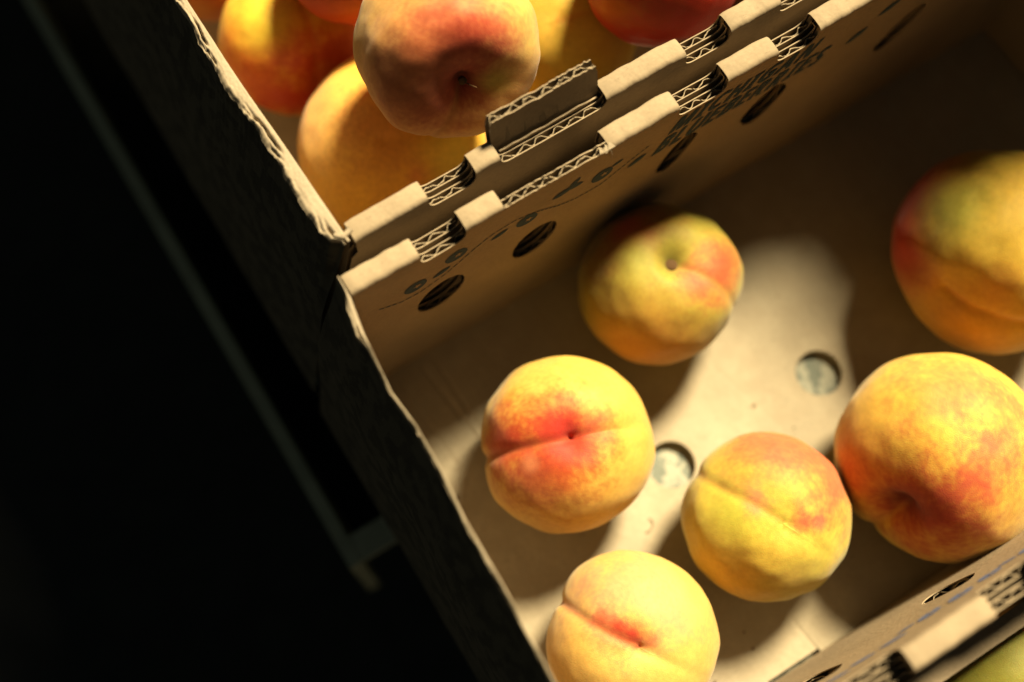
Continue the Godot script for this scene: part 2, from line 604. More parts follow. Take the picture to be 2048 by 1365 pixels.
func peach(d: Dictionary, label: String, group: String, stem := "") -> void:
	if stem == "":
		var o := obj("peach", peach_mesh(d), M[d.get("skin", "skin")])
		o.position = d.c
		tag(o, label, "peach", group)
		return
	var t := thing("peach", label, "peach", d.c, group)
	var o := obj("skin", peach_mesh(d), M.skin, t)
	o.position = Vector3.ZERO
	# a short woody stub in the hollow
	var up: Vector3 = d.stem.normalized()
	var x := up.cross(Vector3(0.3, 0.2, 1.0)).normalized()
	var y := up.cross(x)
	var st := begin()
	var foot: float = d.r * (1.0 - d.hollow * 1.17) * d.get("flat", 0.95) - 0.0015
	var prof := [[0.0013, 0.0], [0.0016, 0.0010], [0.0013, 0.0018], [0.0017, 0.0023], [0.0010, 0.0030], [0.0, 0.0026]]
	for k in prof.size() - 1:
		for j in 12:
			var q := []
			for e in [[k, j], [k, j + 1], [k + 1, j + 1], [k + 1, j]]:
				var ang: float = TAU * e[1] / 12.0
				var rr: float = d.get("stub", 1.0) * prof[e[0]][0] * (1.0 + 0.25 * nf.get_noise_2d(float(e[1] % 12) * 60.0, e[0] * 50.0))
				q.append(up * (foot + prof[e[0]][1]) + (x * cos(ang) + y * sin(ang)) * rr)
			quad(st, q[0], q[1], q[2], q[3], (q[0] + q[2]) / 2.0 - up * foot, 1)
	var s := obj("stem", finish(st), M.wood, t)
	s.position = Vector3.ZERO
	if stem == "fibre":
		var fb := begin()
		tube(fb, [up * (foot + 0.002), up * (foot + 0.005) + Vector3(0.002, 0.0, 0.001), up * (foot + 0.0065) + Vector3(0.0038, -0.0005, 0.0018)], 0.00026)
		var fo := obj("fibre", finish(fb), M.wood, t)
		fo.position = Vector3.ZERO

func tube(st: SurfaceTool, pts: Array, r: float) -> void:
	var rings := []
	for i in pts.size():
		var d: Vector3 = (pts[mini(i + 1, pts.size() - 1)] - pts[maxi(i - 1, 0)]).normalized()
		var a := d.cross(Vector3(0.31, 0.9, 0.2)).normalized()
		var b := d.cross(a)
		var ring := []
		for k in 6:
			ring.append(pts[i] + (a * cos(TAU * k / 6) + b * sin(TAU * k / 6)) * r)
		rings.append(ring)
	for i in pts.size() - 1:
		for k in 6:
			quad(st, rings[i][k], rings[i][(k + 1) % 6], rings[i + 1][(k + 1) % 6], rings[i + 1][k], rings[i][k] - pts[i] + rings[i][(k + 1) % 6] - pts[i], 1)

# ---------------------------------------------------------------- materials
func noise_image(size: int, sd: int, freq: float, stretch := 1.0) -> Image:
	var n := FastNoiseLite.new()
	n.seed = sd
	n.noise_type = FastNoiseLite.TYPE_SIMPLEX_SMOOTH
	n.frequency = freq
	n.fractal_octaves = 4
	var im := n.get_seamless_image(size, size)
	if stretch != 1.0:
		im.resize(size, int(size / stretch), Image.INTERPOLATE_LANCZOS)
		var big := Image.create(size, size, false, im.get_format())
		for k in int(stretch):
			big.blit_rect(im, Rect2i(0, 0, size, int(size / stretch)), Vector2i(0, k * int(size / stretch)))
		im = big
	return im

func board_texture(color: Color, size: int, sd: int, stain := 0.0, stain_color := Color.BLACK) -> ImageTexture:
	var coarse := noise_image(size, sd, 0.006)
	var fine := noise_image(size, sd + 1, 0.09)
	var lines := noise_image(size, sd + 2, 0.05, 8.0)
	var blot := noise_image(size, sd + 3, 0.018)
	var im := Image.create(size, size, false, Image.FORMAT_RGB8)
	for y in size:
		for x in size:
			var k := 1.0 + 0.20 * (coarse.get_pixel(x, y).r - 0.5) + 0.16 * (fine.get_pixel(x, y).r - 0.5) + 0.12 * (lines.get_pixel(x, y).r - 0.5)
			var c := Color(color.r * k, color.g * k, color.b * k)
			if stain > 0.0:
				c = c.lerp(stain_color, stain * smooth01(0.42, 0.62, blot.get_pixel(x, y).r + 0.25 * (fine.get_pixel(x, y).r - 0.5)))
			im.set_pixel(x, y, c.linear_to_srgb())
	var rng := RandomNumberGenerator.new()
	rng.seed = sd
	for k in size * 3 / 2:      # loose fibres and specks
		var x := rng.randi_range(0, size - 12)
		var y := rng.randi_range(0, size - 4)
		var dk := rng.randf_range(0.62, 1.22)
		var ln := rng.randi_range(1, 9)
		for e in ln:
			var px := im.get_pixel(x + e, y + e / 5)
			im.set_pixel(x + e, y + e / 5, Color(px.r * lerpf(1.0, dk, 0.5), px.g * lerpf(1.0, dk, 0.5), px.b * lerpf(1.0, dk, 0.5)))
	return ImageTexture.create_from_image(im)

func board(color: Color, sd: int, stain := 0.0, stain_color := Color.BLACK, per_metre := 9.0) -> StandardMaterial3D:
	var m := StandardMaterial3D.new()
	m.albedo_texture = board_texture(color, 512, sd, stain, stain_color)
	m.uv1_triplanar = true
	m.uv1_world_triplanar = true
	m.uv1_scale = Vector3.ONE * per_metre
	m.roughness = 0.85
	m.metallic_specular = 0.3
	m.heightmap_enabled = true
	m.heightmap_texture = ImageTexture.create_from_image(noise_image(512, sd + 9, 0.06))
	m.heightmap_scale = 0.016
	return m

func ink(c: Color) -> StandardMaterial3D:
	var m := StandardMaterial3D.new()
	m.albedo_color = c.linear_to_srgb()
	m.roughness = 0.8
	m.metallic_specular = 0.25
	return m

func make_materials() -> void:
	M.kraft = board(Color(0.265, 0.200, 0.130), 11)
	M.kraft_floor = board(Color(0.315, 0.262, 0.185), 21, 0.30, Color(0.265, 0.212, 0.145), 7.0)
	M.kraft_pale = board(Color(0.28, 0.222, 0.155), 31, 0.0, Color.BLACK, 14.0)
	M.medium = board(Color(0.21, 0.16, 0.105), 41, 0.0, Color.BLACK, 20.0)
	M.kraft_dark = board(Color(0.050, 0.046, 0.034), 51, 0.85, Color(0.012, 0.013, 0.010), 8.0)  # near-black board with still darker blotches
	M.under = board(Color(0.30, 0.29, 0.23), 61, 0.7, Color(0.08, 0.10, 0.09), 11.0)
	M.tray = board(Color(0.44, 0.40, 0.27), 71, 0.3, Color(0.32, 0.29, 0.20), 6.0)
	M.asphalt = board(Color(0.035, 0.035, 0.033), 81, 0.4, Color(0.02, 0.02, 0.02), 2.0)
	M.ink = ink(Color(0.040, 0.062, 0.085))
	M.ink_blue = ink(Color(0.11, 0.14, 0.26))
	M.wood = ink(Color(0.085, 0.045, 0.018))
	M.crumb = ink(Color(0.03, 0.025, 0.02))
	M.tape = ink(Color(0.42, 0.30, 0.14))
	var s := StandardMaterial3D.new()
	s.vertex_color_use_as_albedo = true
	s.roughness = 0.62
	s.metallic_specular = 0.35
	s.rim_enabled = true
	s.rim = 0.22
	s.rim_tint = 0.65
	s.subsurf_scatter_enabled = true
	s.subsurf_scatter_strength = 0.15
	s.heightmap_enabled = true
	s.heightmap_texture = ImageTexture.create_from_image(noise_image(512, 5, 0.16))
	s.heightmap_scale = 0.011
	s.uv1_triplanar = true
	s.uv1_scale = Vector3.ONE * 18.0
	M.skin = s
	var red: StandardMaterial3D = s.duplicate()
	red.rim = 0.04
	red.roughness = 0.45
	M.skin_red = red

# ---------------------------------------------------------------- the scene
func _ready() -> void:
	var cam := Camera3D.new()
	cam.name = "camera"
	cam.transform = Transform3D(Basis(Vector3(0.8503, 0.0115, 0.5261), Vector3(0.4994, 0.2978, -0.8136), Vector3(-0.1660, 0.9546, 0.2475)).orthonormalized(), Vector3(-0.0996, 0.5727, 0.1485))
	var lens := CameraAttributesPhysical.new()
	lens.frustum_focal_length = 43.956
	lens.frustum_near = 0.02
	lens.frustum_far = 20.0
	lens.frustum_focus_distance = 0.498
	lens.exposure_aperture = 2.6
	cam.attributes = lens
	cam.fov = 30.539
	cam.near = 0.02
	cam.far = 20.0
	add_child(cam)
	cam.current = true

	var sky := ProceduralSkyMaterial.new()
	sky.sky_top_color = Color(0.16, 0.19, 0.19)
	sky.sky_horizon_color = Color(0.16, 0.18, 0.17)
	sky.ground_bottom_color = Color(0.04, 0.04, 0.035)
	sky.ground_horizon_color = Color(0.05, 0.05, 0.045)
	sky.sun_angle_max = 1.0
	var env := Environment.new()
	env.background_mode = Environment.BG_SKY
	env.sky = Sky.new()
	env.sky.sky_material = sky
	env.background_energy_multiplier = 0.36
	env.tonemap_mode = Environment.TONE_MAPPER_LINEAR
	env.tonemap_exposure = 3.0
	env.sdfgi_enabled = true
	env.ssao_enabled = true
	env.ssil_enabled = true
	var we := WorldEnvironment.new()
	we.name = "environment"
	we.environment = env
	add_child(we)

	var sun := DirectionalLight3D.new()
	sun.name = "sun"
	sun.light_energy = 1.6
	sun.light_color = Color(1.0, 0.935, 0.76)
	sun.light_angular_distance = 13.0
	sun.shadow_enabled = true
	sun.sky_mode = DirectionalLight3D.SKY_MODE_LIGHT_ONLY
	sun.basis = Basis.looking_at(Vector3(-0.66, -1.0, 0.345).normalized(), Vector3(0, 0, 1))
	add_child(sun)

	nz.seed = 7
	nz.noise_type = FastNoiseLite.TYPE_SIMPLEX_SMOOTH
	nz.frequency = 0.01
	nz.fractal_octaves = 2
	nf.seed = 19
	nf.noise_type = FastNoiseLite.TYPE_SIMPLEX_SMOOTH
	nf.frequency = 0.01
	nf.fractal_octaves = 4
	make_materials()
	build_surroundings()
	build_near_box()
	build_far_box()
	build_third_box()
	build_peaches()
	build_bits()

func build_surroundings() -> void:
	var st := begin()
	quad(st, Vector3(-6, -0.9, -6), Vector3(6, -0.9, -6), Vector3(6, -0.9, 6), Vector3(-6, -0.9, 6), Vector3.UP)
	var g := obj("ground", finish(st), M.asphalt)
	g.set_meta("kind", "structure")
	var t := thing("display_table", "dark table under the peach boxes", "table", Vector3(0.4, -0.9, 0.0))
	st = begin()
	box(st, Vector3(-0.085, -0.26, -2.6), Vector3(1.6, -0.165, 1.0))
	obj("table_top", finish(st), M.tray, t)
	for x in [-0.04, 1.15]:
		for z in [-2.5, 0.9]:
			st = begin()
			box(st, Vector3(x - 0.025, -0.9, z - 0.025), Vector3(x + 0.025, -0.261, z + 0.025))
			obj("leg", finish(st), M.tray, t)
	# the flat carton the fruit boxes stand on
	st = begin()
	box(st, Vector3(-0.087, -0.164, -0.47), Vector3(0.3090, -0.0055, 0.31))
	var c := obj("flat_carton", finish(st), M.under)
	tag(c, "mottled grey carton seen through the round holes of the near box floor", "carton")
	# the tray at the left, its rim far below the boxes
	var tr := thing("wooden_tray", "dark grey green tray with a thin rim left of and below the boxes", "tray", Vector3(-0.11, -0.165, -0.2))
	st = begin()
	box(st, Vector3(-0.1218, -0.165, -1.60), Vector3(-0.1150, -0.06, 0.0435))
	obj("side_board", finish(st), M.tray, tr)
	st = begin()
	box(st, Vector3(-0.1148, -0.0665, 0.029), Vector3(-0.0875, -0.0605, 0.0435))
	obj("end_board", finish(st), M.tray, tr)
	st = begin()
	box(st, Vector3(-0.1148, -0.165, -1.60), Vector3(-0.0875, -0.159, 0.0258))
	obj("tray_floor", finish(st), M.asphalt, tr)
	# stacked cartons added out of view at the right to shade that end
	for k in 3:
		var y := -0.0124 + 0.105 * k
		var s := thing("shade_carton", ["lowest", "middle", "topmost"][k] + " closed brown carton of the unseen stack added for shade right of the peach boxes", "carton", Vector3(0.536, y, -0.215), "unseen cartons added for shade")
		st = begin()
		box(st, Vector3(0.312, y, -0.45), Vector3(0.76, y + 0.1035, 0.010))
		obj("body", finish(st), M.kraft, s)
		st = begin()
		box(st, Vector3(0.3115, y + 0.1036, -0.24), Vector3(0.7605, y + 0.1042, -0.19))
		obj("tape", finish(st), M.tape, s)
	st = begin()
	box(st, Vector3(0.3095, -0.164, -0.45), Vector3(0.90, -0.0126, 0.10))
	var b := obj("carton", finish(st), M.kraft)
	tag(b, "brown carton under the added unseen stack of cartons", "carton")

func leaf_hole(u: float, v: float, ru := 0.0112, rv := 0.0098, shear := 0.30) -> Dictionary:
	return {"u": u, "v": v, "ru": ru, "rv": rv, "shear": shear, "kind": "leaf"}

func build_near_box() -> void:
	var t := thing("cardboard_box", "near brown cardboard fruit box holding six peaches, printed with dark blue lettering", "box", Vector3(0.12, -0.004, 0.09), "fruit boxes")
	var holes := []
	for x in [0.0317, 0.1167, 0.2017, 0.2867]:
		for z in [0.0903]:
			holes.append({"u": x, "v": z, "ru": 0.0112, "rv": 0.0112, "kind": "round"})
	holes.append({"u": 0.0272, "v": 0.1950, "ru": 0.0140, "rv": 0.0009, "kind": "slot"})
	holes.append({"u": 0.2250, "v": -0.0195, "ru": 0.0210, "rv": 0.0012, "kind": "slot"})
	floor_panel(t, -0.088, 0.300, -0.026, 0.209, holes, [[Vector2(-0.0436, -0.014), Vector2(-0.0388, 0.034), 0.0006], [Vector2(-0.0364, -0.014), Vector2(-0.0350, 0.042), 0.0005], [Vector2(-0.0560, -0.014), Vector2(-0.0530, 0.050), 0.0003], [Vector2(0.0385, 0.180), Vector2(0.0408, 0.198), 0.0005], [Vector2(0.075, 0.060), Vector2(0.088, 0.110), 0.00015]])
	# wall between the two boxes
	var fa := {"axis": 0, "base": -0.0165, "top": -0.0095, "side": 1.0, "seed": 1.0, "corner": -0.0648}
	var hs := [leaf_hole(-0.0281, 0.0795, 0.0116, 0.0150, 0.16), leaf_hole(0.0179, 0.0800, 0.0108, 0.0145, 0.30), leaf_hole(0.0893, 0.0870, 0.0092, 0.0135, 0.95), leaf_hole(0.1353, 0.0850, 0.0110, 0.0160, 0.40), leaf_hole(0.2094, 0.0845, 0.0105, 0.0130, 1.0)]
	for h in [hs[0], hs[1]]:
		h.kind = "round"
	var segs := [[-0.0650, -0.0360, "fold"], [-0.0360, -0.0158, "notch"], [-0.0158, 0.0010, "fold"], [0.0010, 0.0485, "torn"], [0.0485, 0.0812, "fold"], [0.0812, 0.1042, "notch"], [0.1042, 0.1280, "fold"], [0.1280, 0.1481, "notch"], [0.1481, 0.1950, "fold"], [0.1950, 0.2150, "notch"], [0.2150, 0.3000, "fold"]]
	var wall := long_wall("back_wall", fa, t, -0.0862, 0.300, segs, hs)
	print_on_wall(wall, fa)
	# the frayed paper where the torn stretch ends
	var st := begin()
	fray(st, fa, 0.0480, 0.0)
	obj("paper_fray", finish(st), M.kraft_pale, wall)
	# wall at the lower right
	var fc := {"axis": 0, "base": 0.1955, "top": 0.1980, "side": -1.0, "seed": 5.0}
	var hc := []
	for k in 5:
		hc.append(leaf_hole(0.0150 + 0.0645 * k, 0.0755, 0.0105, 0.0140, 0.55))
	var sc := [[-0.0700, -0.0500, "fold"], [-0.0500, -0.0300, "notch"], [-0.0300, 0.0060, "fold"], [0.0060, 0.0305, "notch"], [0.0305, 0.0655, "fold"], [0.0655, 0.0890, "notch"], [0.0890, 0.1330, "fold"], [0.1330, 0.1540, "notch"], [0.1540, 0.3000, "fold"]]
	var front := long_wall("front_wall", fc, t, -0.074, 0.300, sc, hc, 0.0092)
	print_berries(front, fc, [[0.0565, 0.1075, 0.0052], [0.0690, 0.1120, 0.0055], [0.0830, 0.1110, 0.0052], [0.1030, 0.1100, 0.0055]], [[0.0385, 0.1105, 0.0064, 0.55], [0.0263, 0.1065, 0.0060, 0.5], [0.0145, 0.1085, 0.0056, 0.5], [0.0475, 0.1030, 0.0042, 0.3], [0.0930, 0.1080, 0.0045, 0.5]], M.ink_blue)
	# torn short wall at the left
	var fl := {"axis": 1, "base": -0.0865, "top": -0.0690, "side": -1.0, "seed": 9.0, "line": [Vector2(-0.02, -0.0655), Vector2(-0.009, -0.0655), Vector2(0.005, -0.0680), Vector2(0.030, -0.0708), Vector2(0.045, -0.0695), Vector2(0.063, -0.0698), Vector2(0.083, -0.0716), Vector2(0.112, -0.0726), Vector2(0.127, -0.0738), Vector2(0.146, -0.0748), Vector2(0.21, -0.076)]}
	torn_wall(t, fl, -0.0185, 0.206, [Vector2(-0.0185, 0.0010), Vector2(-0.012, 0.0012), Vector2(-0.006, 0.0034), Vector2(0.004, 0.0036), Vector2(0.012, 0.0014), Vector2(0.03, 0.0012), Vector2(0.06, 0.0016), Vector2(0.10, 0.0018), Vector2(0.15, 0.0014), Vector2(0.21, 0.0014)], 2.0)
	plain_wall("right_wall", t, Vector3(0.3005, -0.0038, -0.026), Vector3(0.3080, H, 0.209))

func fray(st: SurfaceTool, f: Dictionary, u: float, _w: float) -> void:
	var rng := RandomNumberGenerator.new()
	rng.seed = 12
	for k in 6:
		var a := u - 0.0045 + 0.0009 * k
		var p := at(f, a, H - 0.0002, 0.0002)
		var q := at(f, a + 0.0026, H - 0.0004, 0.0002)
		var tip := at(f, a + rng.randf_range(0.0, 0.003), H - rng.randf_range(0.0006, 0.0018), rng.randf_range(0.0003, 0.0012))
		tri(st, p, q, tip, out_of(f))
		tri(st, p, q, at(f, a + 0.001, H + rng.randf_range(0.0002, 0.0006), -rng.randf_range(0.001, 0.003)), Vector3.UP)
	tube(st, [at(f, u, H - 0.0005, 0.0004), at(f, u + 0.0006, H - 0.004, 0.0013), at(f, u + 0.0013, H - 0.0085, 0.0012)], 0.0003)

func print_on_wall(wall: Node3D, f: Dictionary) -> void:
	lettering(wall, f, "MICHIGAN", func(s: float) -> float: return 0.1172 + 0.0008 * sin(PI * s), 0.0792, 0.1505, func(s: float) -> float: return 0.0110 + 0.0004 * s, M.ink, 0.42)
	lettering(wall, f, "BLUEBERRIES", func(s: float) -> float: return 0.1018 + 0.0016 * sin(PI * s), 0.0735, 0.1600, func(s: float) -> float: return 0.0128 - 0.0010 * s, M.ink, 0.42)
	print_berries(wall, f, [[-0.0395, 0.1090, 0.0052], [-0.0205, 0.1172, 0.0052], [0.0122, 0.1118, 0.0050], [0.0475, 0.1150, 0.0052]], [[-0.0275, 0.1080, 0.0044, 0.25], [-0.0005, 0.1124, 0.0042, 0.35], [0.0285, 0.1205, 0.0052, 0.25], [0.0335, 0.1240, 0.0040, 0.9], [0.0340, 0.1205, 0.0040, -0.1], [0.0655, 0.1075, 0.0050, 0.45], [0.0545, 0.1185, 0.0028, 0.3], [0.1770, 0.1080, 0.0058, 0.55], [0.1900, 0.1195, 0.0060, 0.45], [0.2020, 0.1240, 0.0045, 0.5]], M.ink)
	var pts := [Vector2(-0.0562, 0.1060), Vector2(-0.0469, 0.1000), Vector2(-0.0372, 0.0990), Vector2(-0.0242, 0.1035), Vector2(-0.0143, 0.1110), Vector2(-0.0050, 0.1172), Vector2(0.0060, 0.1192), Vector2(0.0157, 0.1160), Vector2(0.0269, 0.1085), Vector2(0.0356, 0.1050), Vector2(0.0478, 0.1045), Vector2(0.0590, 0.1110), Vector2(0.0702, 0.1172)]
	var cv := Curve2D.new()
	for i in pts.size():
		var d: Vector2 = (pts[mini(i + 1, pts.size() - 1)] - pts[maxi(i - 1, 0)]) / 6.0
		cv.add_point(pts[i], -d, d)
	var st := begin()
	var total := cv.get_baked_length()
	var s := 0.0
	while s < total - 0.002:
		var dash := 0.0024 if s > total * 0.55 else 0.0034
		var a := cv.sample_baked(s)
		var b := cv.sample_baked(s + dash * 0.72)
		var n := (b - a).orthogonal().normalized() * 0.00035
		quad(st, at(f, a.x - n.x, a.y - n.y, 0.00021), at(f, b.x - n.x, b.y - n.y, 0.00021), at(f, b.x + n.x, b.y + n.y, 0.00021), at(f, a.x + n.x, a.y + n.y, 0.00021), out_of(f), 1)
		s += dash
	obj("printed_line", finish(st), M.ink, wall)

func build_far_box() -> void:
	var t := thing("cardboard_box", "far brown cardboard fruit box heaped with peaches, one tab of its wall lifted", "box", Vector3(0.12, -0.004, -0.16), "fruit boxes")
	floor_panel(t, -0.088, 0.300, -0.430, -0.030, [])
	var fb := {"axis": 0, "base": -0.0310, "top": -0.0275, "side": 1.0, "seed": 15.0, "tab_lean": 0.40, "corner": -0.0533}
	var segs := [[-0.0535, -0.0215, "fold"], [-0.0215, -0.0005, "notch"], [-0.0005, 0.0105, "fold"], [0.0105, 0.0590, "tab"], [0.0590, 0.0962, "fold"], [0.0962, 0.1175, "notch"], [0.1175, 0.1420, "fold"], [0.1420, 0.1630, "notch"], [0.1630, 0.3000, "fold"]]
	var w := long_wall("front_wall", fb, t, -0.0836, 0.300, segs, [leaf_hole(0.0, 0.08), leaf_hole(0.05, 0.08), leaf_hole(0.1, 0.08), leaf_hole(0.16, 0.08)])
	# the ply left standing behind the cut in front of the tab
	var st := begin()
	liner(st, fb, 0.0125, 0.0575, func(_u: float) -> float: return H - 0.04, func(u: float) -> float: return H - 0.004 + 0.0012 * nz.get_noise_1d(u * 30000.0), [], -0.0043, -0.0050)
	obj("middle_ply", finish(st), M.kraft, w)
	plain_wall("back_wall", t, Vector3(-0.088, -0.0038, -0.4385), Vector3(0.300, H, -0.4305))
	plain_wall("right_wall", t, Vector3(0.3005, -0.0038, -0.4385), Vector3(0.3080, H, -0.030))
	var fl := {"axis": 1, "base": -0.0840, "top": -0.0580, "side": -1.0, "seed": 29.0, "line": [Vector2(-0.44, -0.0630), Vector2(-0.31, -0.0606), Vector2(-0.151, -0.0593), Vector2(-0.093, -0.0579), Vector2(-0.032, -0.0550), Vector2(-0.028, -0.0545)]}
	torn_wall(t, fl, -0.430, -0.0285, [Vector2(-0.43, 0.0042), Vector2(-0.15, 0.0046), Vector2(-0.11, 0.0066), Vector2(-0.09, 0.0058), Vector2(-0.055, 0.0078), Vector2(-0.038, 0.0080), Vector2(-0.033, 0.0060), Vector2(-0.0305, 0.0030)], 13.0)
	# the curled lip where the torn edge ends
	st = begin()
	tube(st, [Vector3(-0.0590, 0.1388, -0.0335), Vector3(-0.0560, 0.1392, -0.0312), Vector3(-0.0525, 0.1398, -0.0325)], 0.0014)
	obj("curled_lip", finish(st), M.kraft_pale, t)

func build_third_box() -> void:
	var t := thing("cardboard_box", "shaded cardboard box past the lower right wall, holding a green peach", "box", Vector3(0.12, -0.004, 0.33), "fruit boxes")
	floor_panel(t, -0.070, 0.300, 0.222, 0.440, [])
	plain_wall("back_wall", t, Vector3(-0.074, -0.0038, 0.2140), Vector3(0.300, 0.090, 0.2215))
	plain_wall("left_wall", t, Vector3(-0.078, -0.0038, 0.2222), Vector3(-0.0705, 0.090, 0.440))
	plain_wall("right_wall", t, Vector3(0.3005, -0.0038, 0.214), Vector3(0.3080, 0.090, 0.448))
	plain_wall("front_wall", t, Vector3(-0.078, -0.0038, 0.4405), Vector3(0.300, 0.090, 0.448))

func build_peaches() -> void:
	var near := "peaches in the near box"
	var heap := "peaches heaped in the far box"
	peach({"c": Vector3(0.0655, 0.0366, 0.0217), "r": 0.0368, "seed": 1.0, "gain": 0.50, "stub": 1.9, "stem": Vector3(0.02, 1.0, 0.05), "seam": Vector3(0.55, 0.3, 0.75), "seam_depth": 0.045, "hollow": 0.24, "flat": 0.99, "lump": 0.035, "base": Color(0.62, 0.47, 0.075), "base2": Color(0.50, 0.40, 0.05), "mix": 0.45, "pit": Color(0.06, 0.04, 0.015), "line": Color(0.6, 0.35, 0.06),
		"patches": [[Vector3(-0.64, 0.2, 0.55), 0.85, ORANGE, 0.85, 0.3], [Vector3(-0.11, 0.79, -0.60), 0.62, RED, 0.62, 0.9], [Vector3(-0.2, 0.75, -0.66), 0.22, PINK, 0.7, 0.7], [Vector3(-0.5, 0.45, -0.6), 0.5, BROWN, 0.45, 0.5], [Vector3(0.50, 0.76, 0.42), 0.42, PINK, 0.75, 0.9], [Vector3(0.12, 0.88, 0.47), 0.28, PINK, 0.55, 1.0], [Vector3(0.66, 0.6, 0.25), 0.4, RED, 0.4, 0.9], [Vector3(0.1, 0.97, -0.1), 0.24, GREEN, 0.9, 0.3], [Vector3(-0.33, 0.9, -0.2), 0.3, Color(0.60, 0.55, 0.10), 0.8, 0.4]]},
		"greenish peach with a dark stem stub in its hollow, beside the printed wall", near, "stub")
	peach({"c": Vector3(-0.0119, 0.0380, 0.0624), "r": 0.0389, "seed": 2.0, "stem": Vector3(0.04, -0.99, -0.12), "seam": Vector3(-0.81, 0.3, -0.26), "seam_depth": 0.10, "far": 0.09, "tip": 0.06, "nipple": 0.0, "flat": 0.97, "lump": 0.03, "base": YELLOW, "base2": PALE, "mix": 0.3, "line": Color(0.55, 0.12, 0.04),
		"patches": [[Vector3(-0.60, 0.75, -0.05), 0.90, ORANGE, 0.85, 0.6], [Vector3(-0.20, 0.97, 0.05), 0.60, RED, 0.9, 0.8], [Vector3(-0.55, 0.80, 0.15), 0.62, Color(0.56, 0.07, 0.02), 0.75, 0.9], [Vector3(-0.72, 0.61, -0.30), 0.45, RED, 0.65, 1.0], [Vector3(-0.05, 1.0, -0.02), 0.36, Color(0.70, 0.05, 0.03), 0.95, 0.5], [Vector3(0.25, 0.9, 0.2), 0.22, Color(0.72, 0.14, 0.07), 0.6, 0.6], [Vector3(-0.64, 0.70, 0.28), 0.30, Color(0.30, 0.03, 0.012), 0.7, 0.8], [Vector3(-0.59, 0.80, 0.10), 0.13, Color(0.66, 0.22, 0.09), 0.8, 0.25], [Vector3(-0.49, 0.25, 0.73), 0.7, ORANGE, 0.35, 0.3]]},
		"peach with a red creased tip like pursed lips, nearest the torn left edge", near)
	peach({"c": Vector3(0.0452, 0.0352, 0.1344), "r": 0.0366, "seed": 3.0, "stem": Vector3(0.12, -0.97, -0.2), "seam": Vector3(-0.40, 0.0, -0.85), "seam_depth": 0.050, "far": 0.03, "tip": 0.012, "nipple": 0.022, "flat": 0.97, "lump": 0.035, "base": Color(0.78, 0.56, 0.085), "base2": Color(0.58, 0.52, 0.06), "mix": 0.35, "line": Color(0.62, 0.30, 0.05),
		"patches": [[Vector3(-0.53, 0.80, -0.02), 0.42, Color(0.58, 0.55, 0.06), 0.8, 0.5], [Vector3(-0.75, 0.30, 0.40), 0.75, Color(0.78, 0.40, 0.04), 0.85, 0.3], [Vector3(0.50, 0.62, -0.55), 0.85, PINK, 0.78, 0.6], [Vector3(0.72, 0.60, 0.05), 0.62, PINK, 0.75, 0.8], [Vector3(0.24, 0.70, -0.66), 0.35, Color(0.66, 0.14, 0.08), 0.4, 1.0], [Vector3(0.55, 0.75, 0.32), 0.25, Color(0.64, 0.12, 0.06), 0.5, 1.2], [Vector3(-0.23, 0.95, -0.20), 0.20, Color(0.76, 0.26, 0.14), 0.8, 0.9], [Vector3(0.09, 0.94, 0.30), 0.12, Color(0.72, 0.12, 0.07), 0.85, 0.9], [Vector3(0.25, 0.88, 0.40), 0.10, Color(0.70, 0.16, 0.10), 0.8, 0.8]]},
		"yellow peach with a pink cheek and a thin seam, touching the largest peach", near)
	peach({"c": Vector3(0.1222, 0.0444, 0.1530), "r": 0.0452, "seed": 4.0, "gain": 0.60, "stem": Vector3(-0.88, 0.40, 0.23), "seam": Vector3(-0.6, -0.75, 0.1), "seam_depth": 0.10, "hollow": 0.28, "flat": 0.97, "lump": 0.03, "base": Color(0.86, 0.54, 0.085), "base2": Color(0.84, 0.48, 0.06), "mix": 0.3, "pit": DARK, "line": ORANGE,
		"patches": [[Vector3(-0.94, 0.25, -0.28), 0.55, ORANGE, 0.8, 0.3], [Vector3(-0.74, 0.55, 0.40), 0.70, RED, 0.95, 0.8], [Vector3(-0.58, 0.74, 0.34), 0.30, Color(0.50, 0.06, 0.02), 0.6, 1.0], [Vector3(-0.84, 0.48, 0.25), 0.30, Color(0.16, 0.014, 0.007), 0.95, 0.08], [Vector3(0.12, 0.90, -0.40), 0.60, PINK, 0.45, 1.7], [Vector3(0.30, 0.95, 0.04), 0.45, PINK, 0.5, 1.6], [Vector3(-0.10, 0.97, 0.25), 0.40, PINK, 0.45, 1.6]]},  # red blush; the near-black spot paints the shade inside the hollow
		"largest peach, with a red hollow on its left painted dark as shade, against the lower right wall", near)
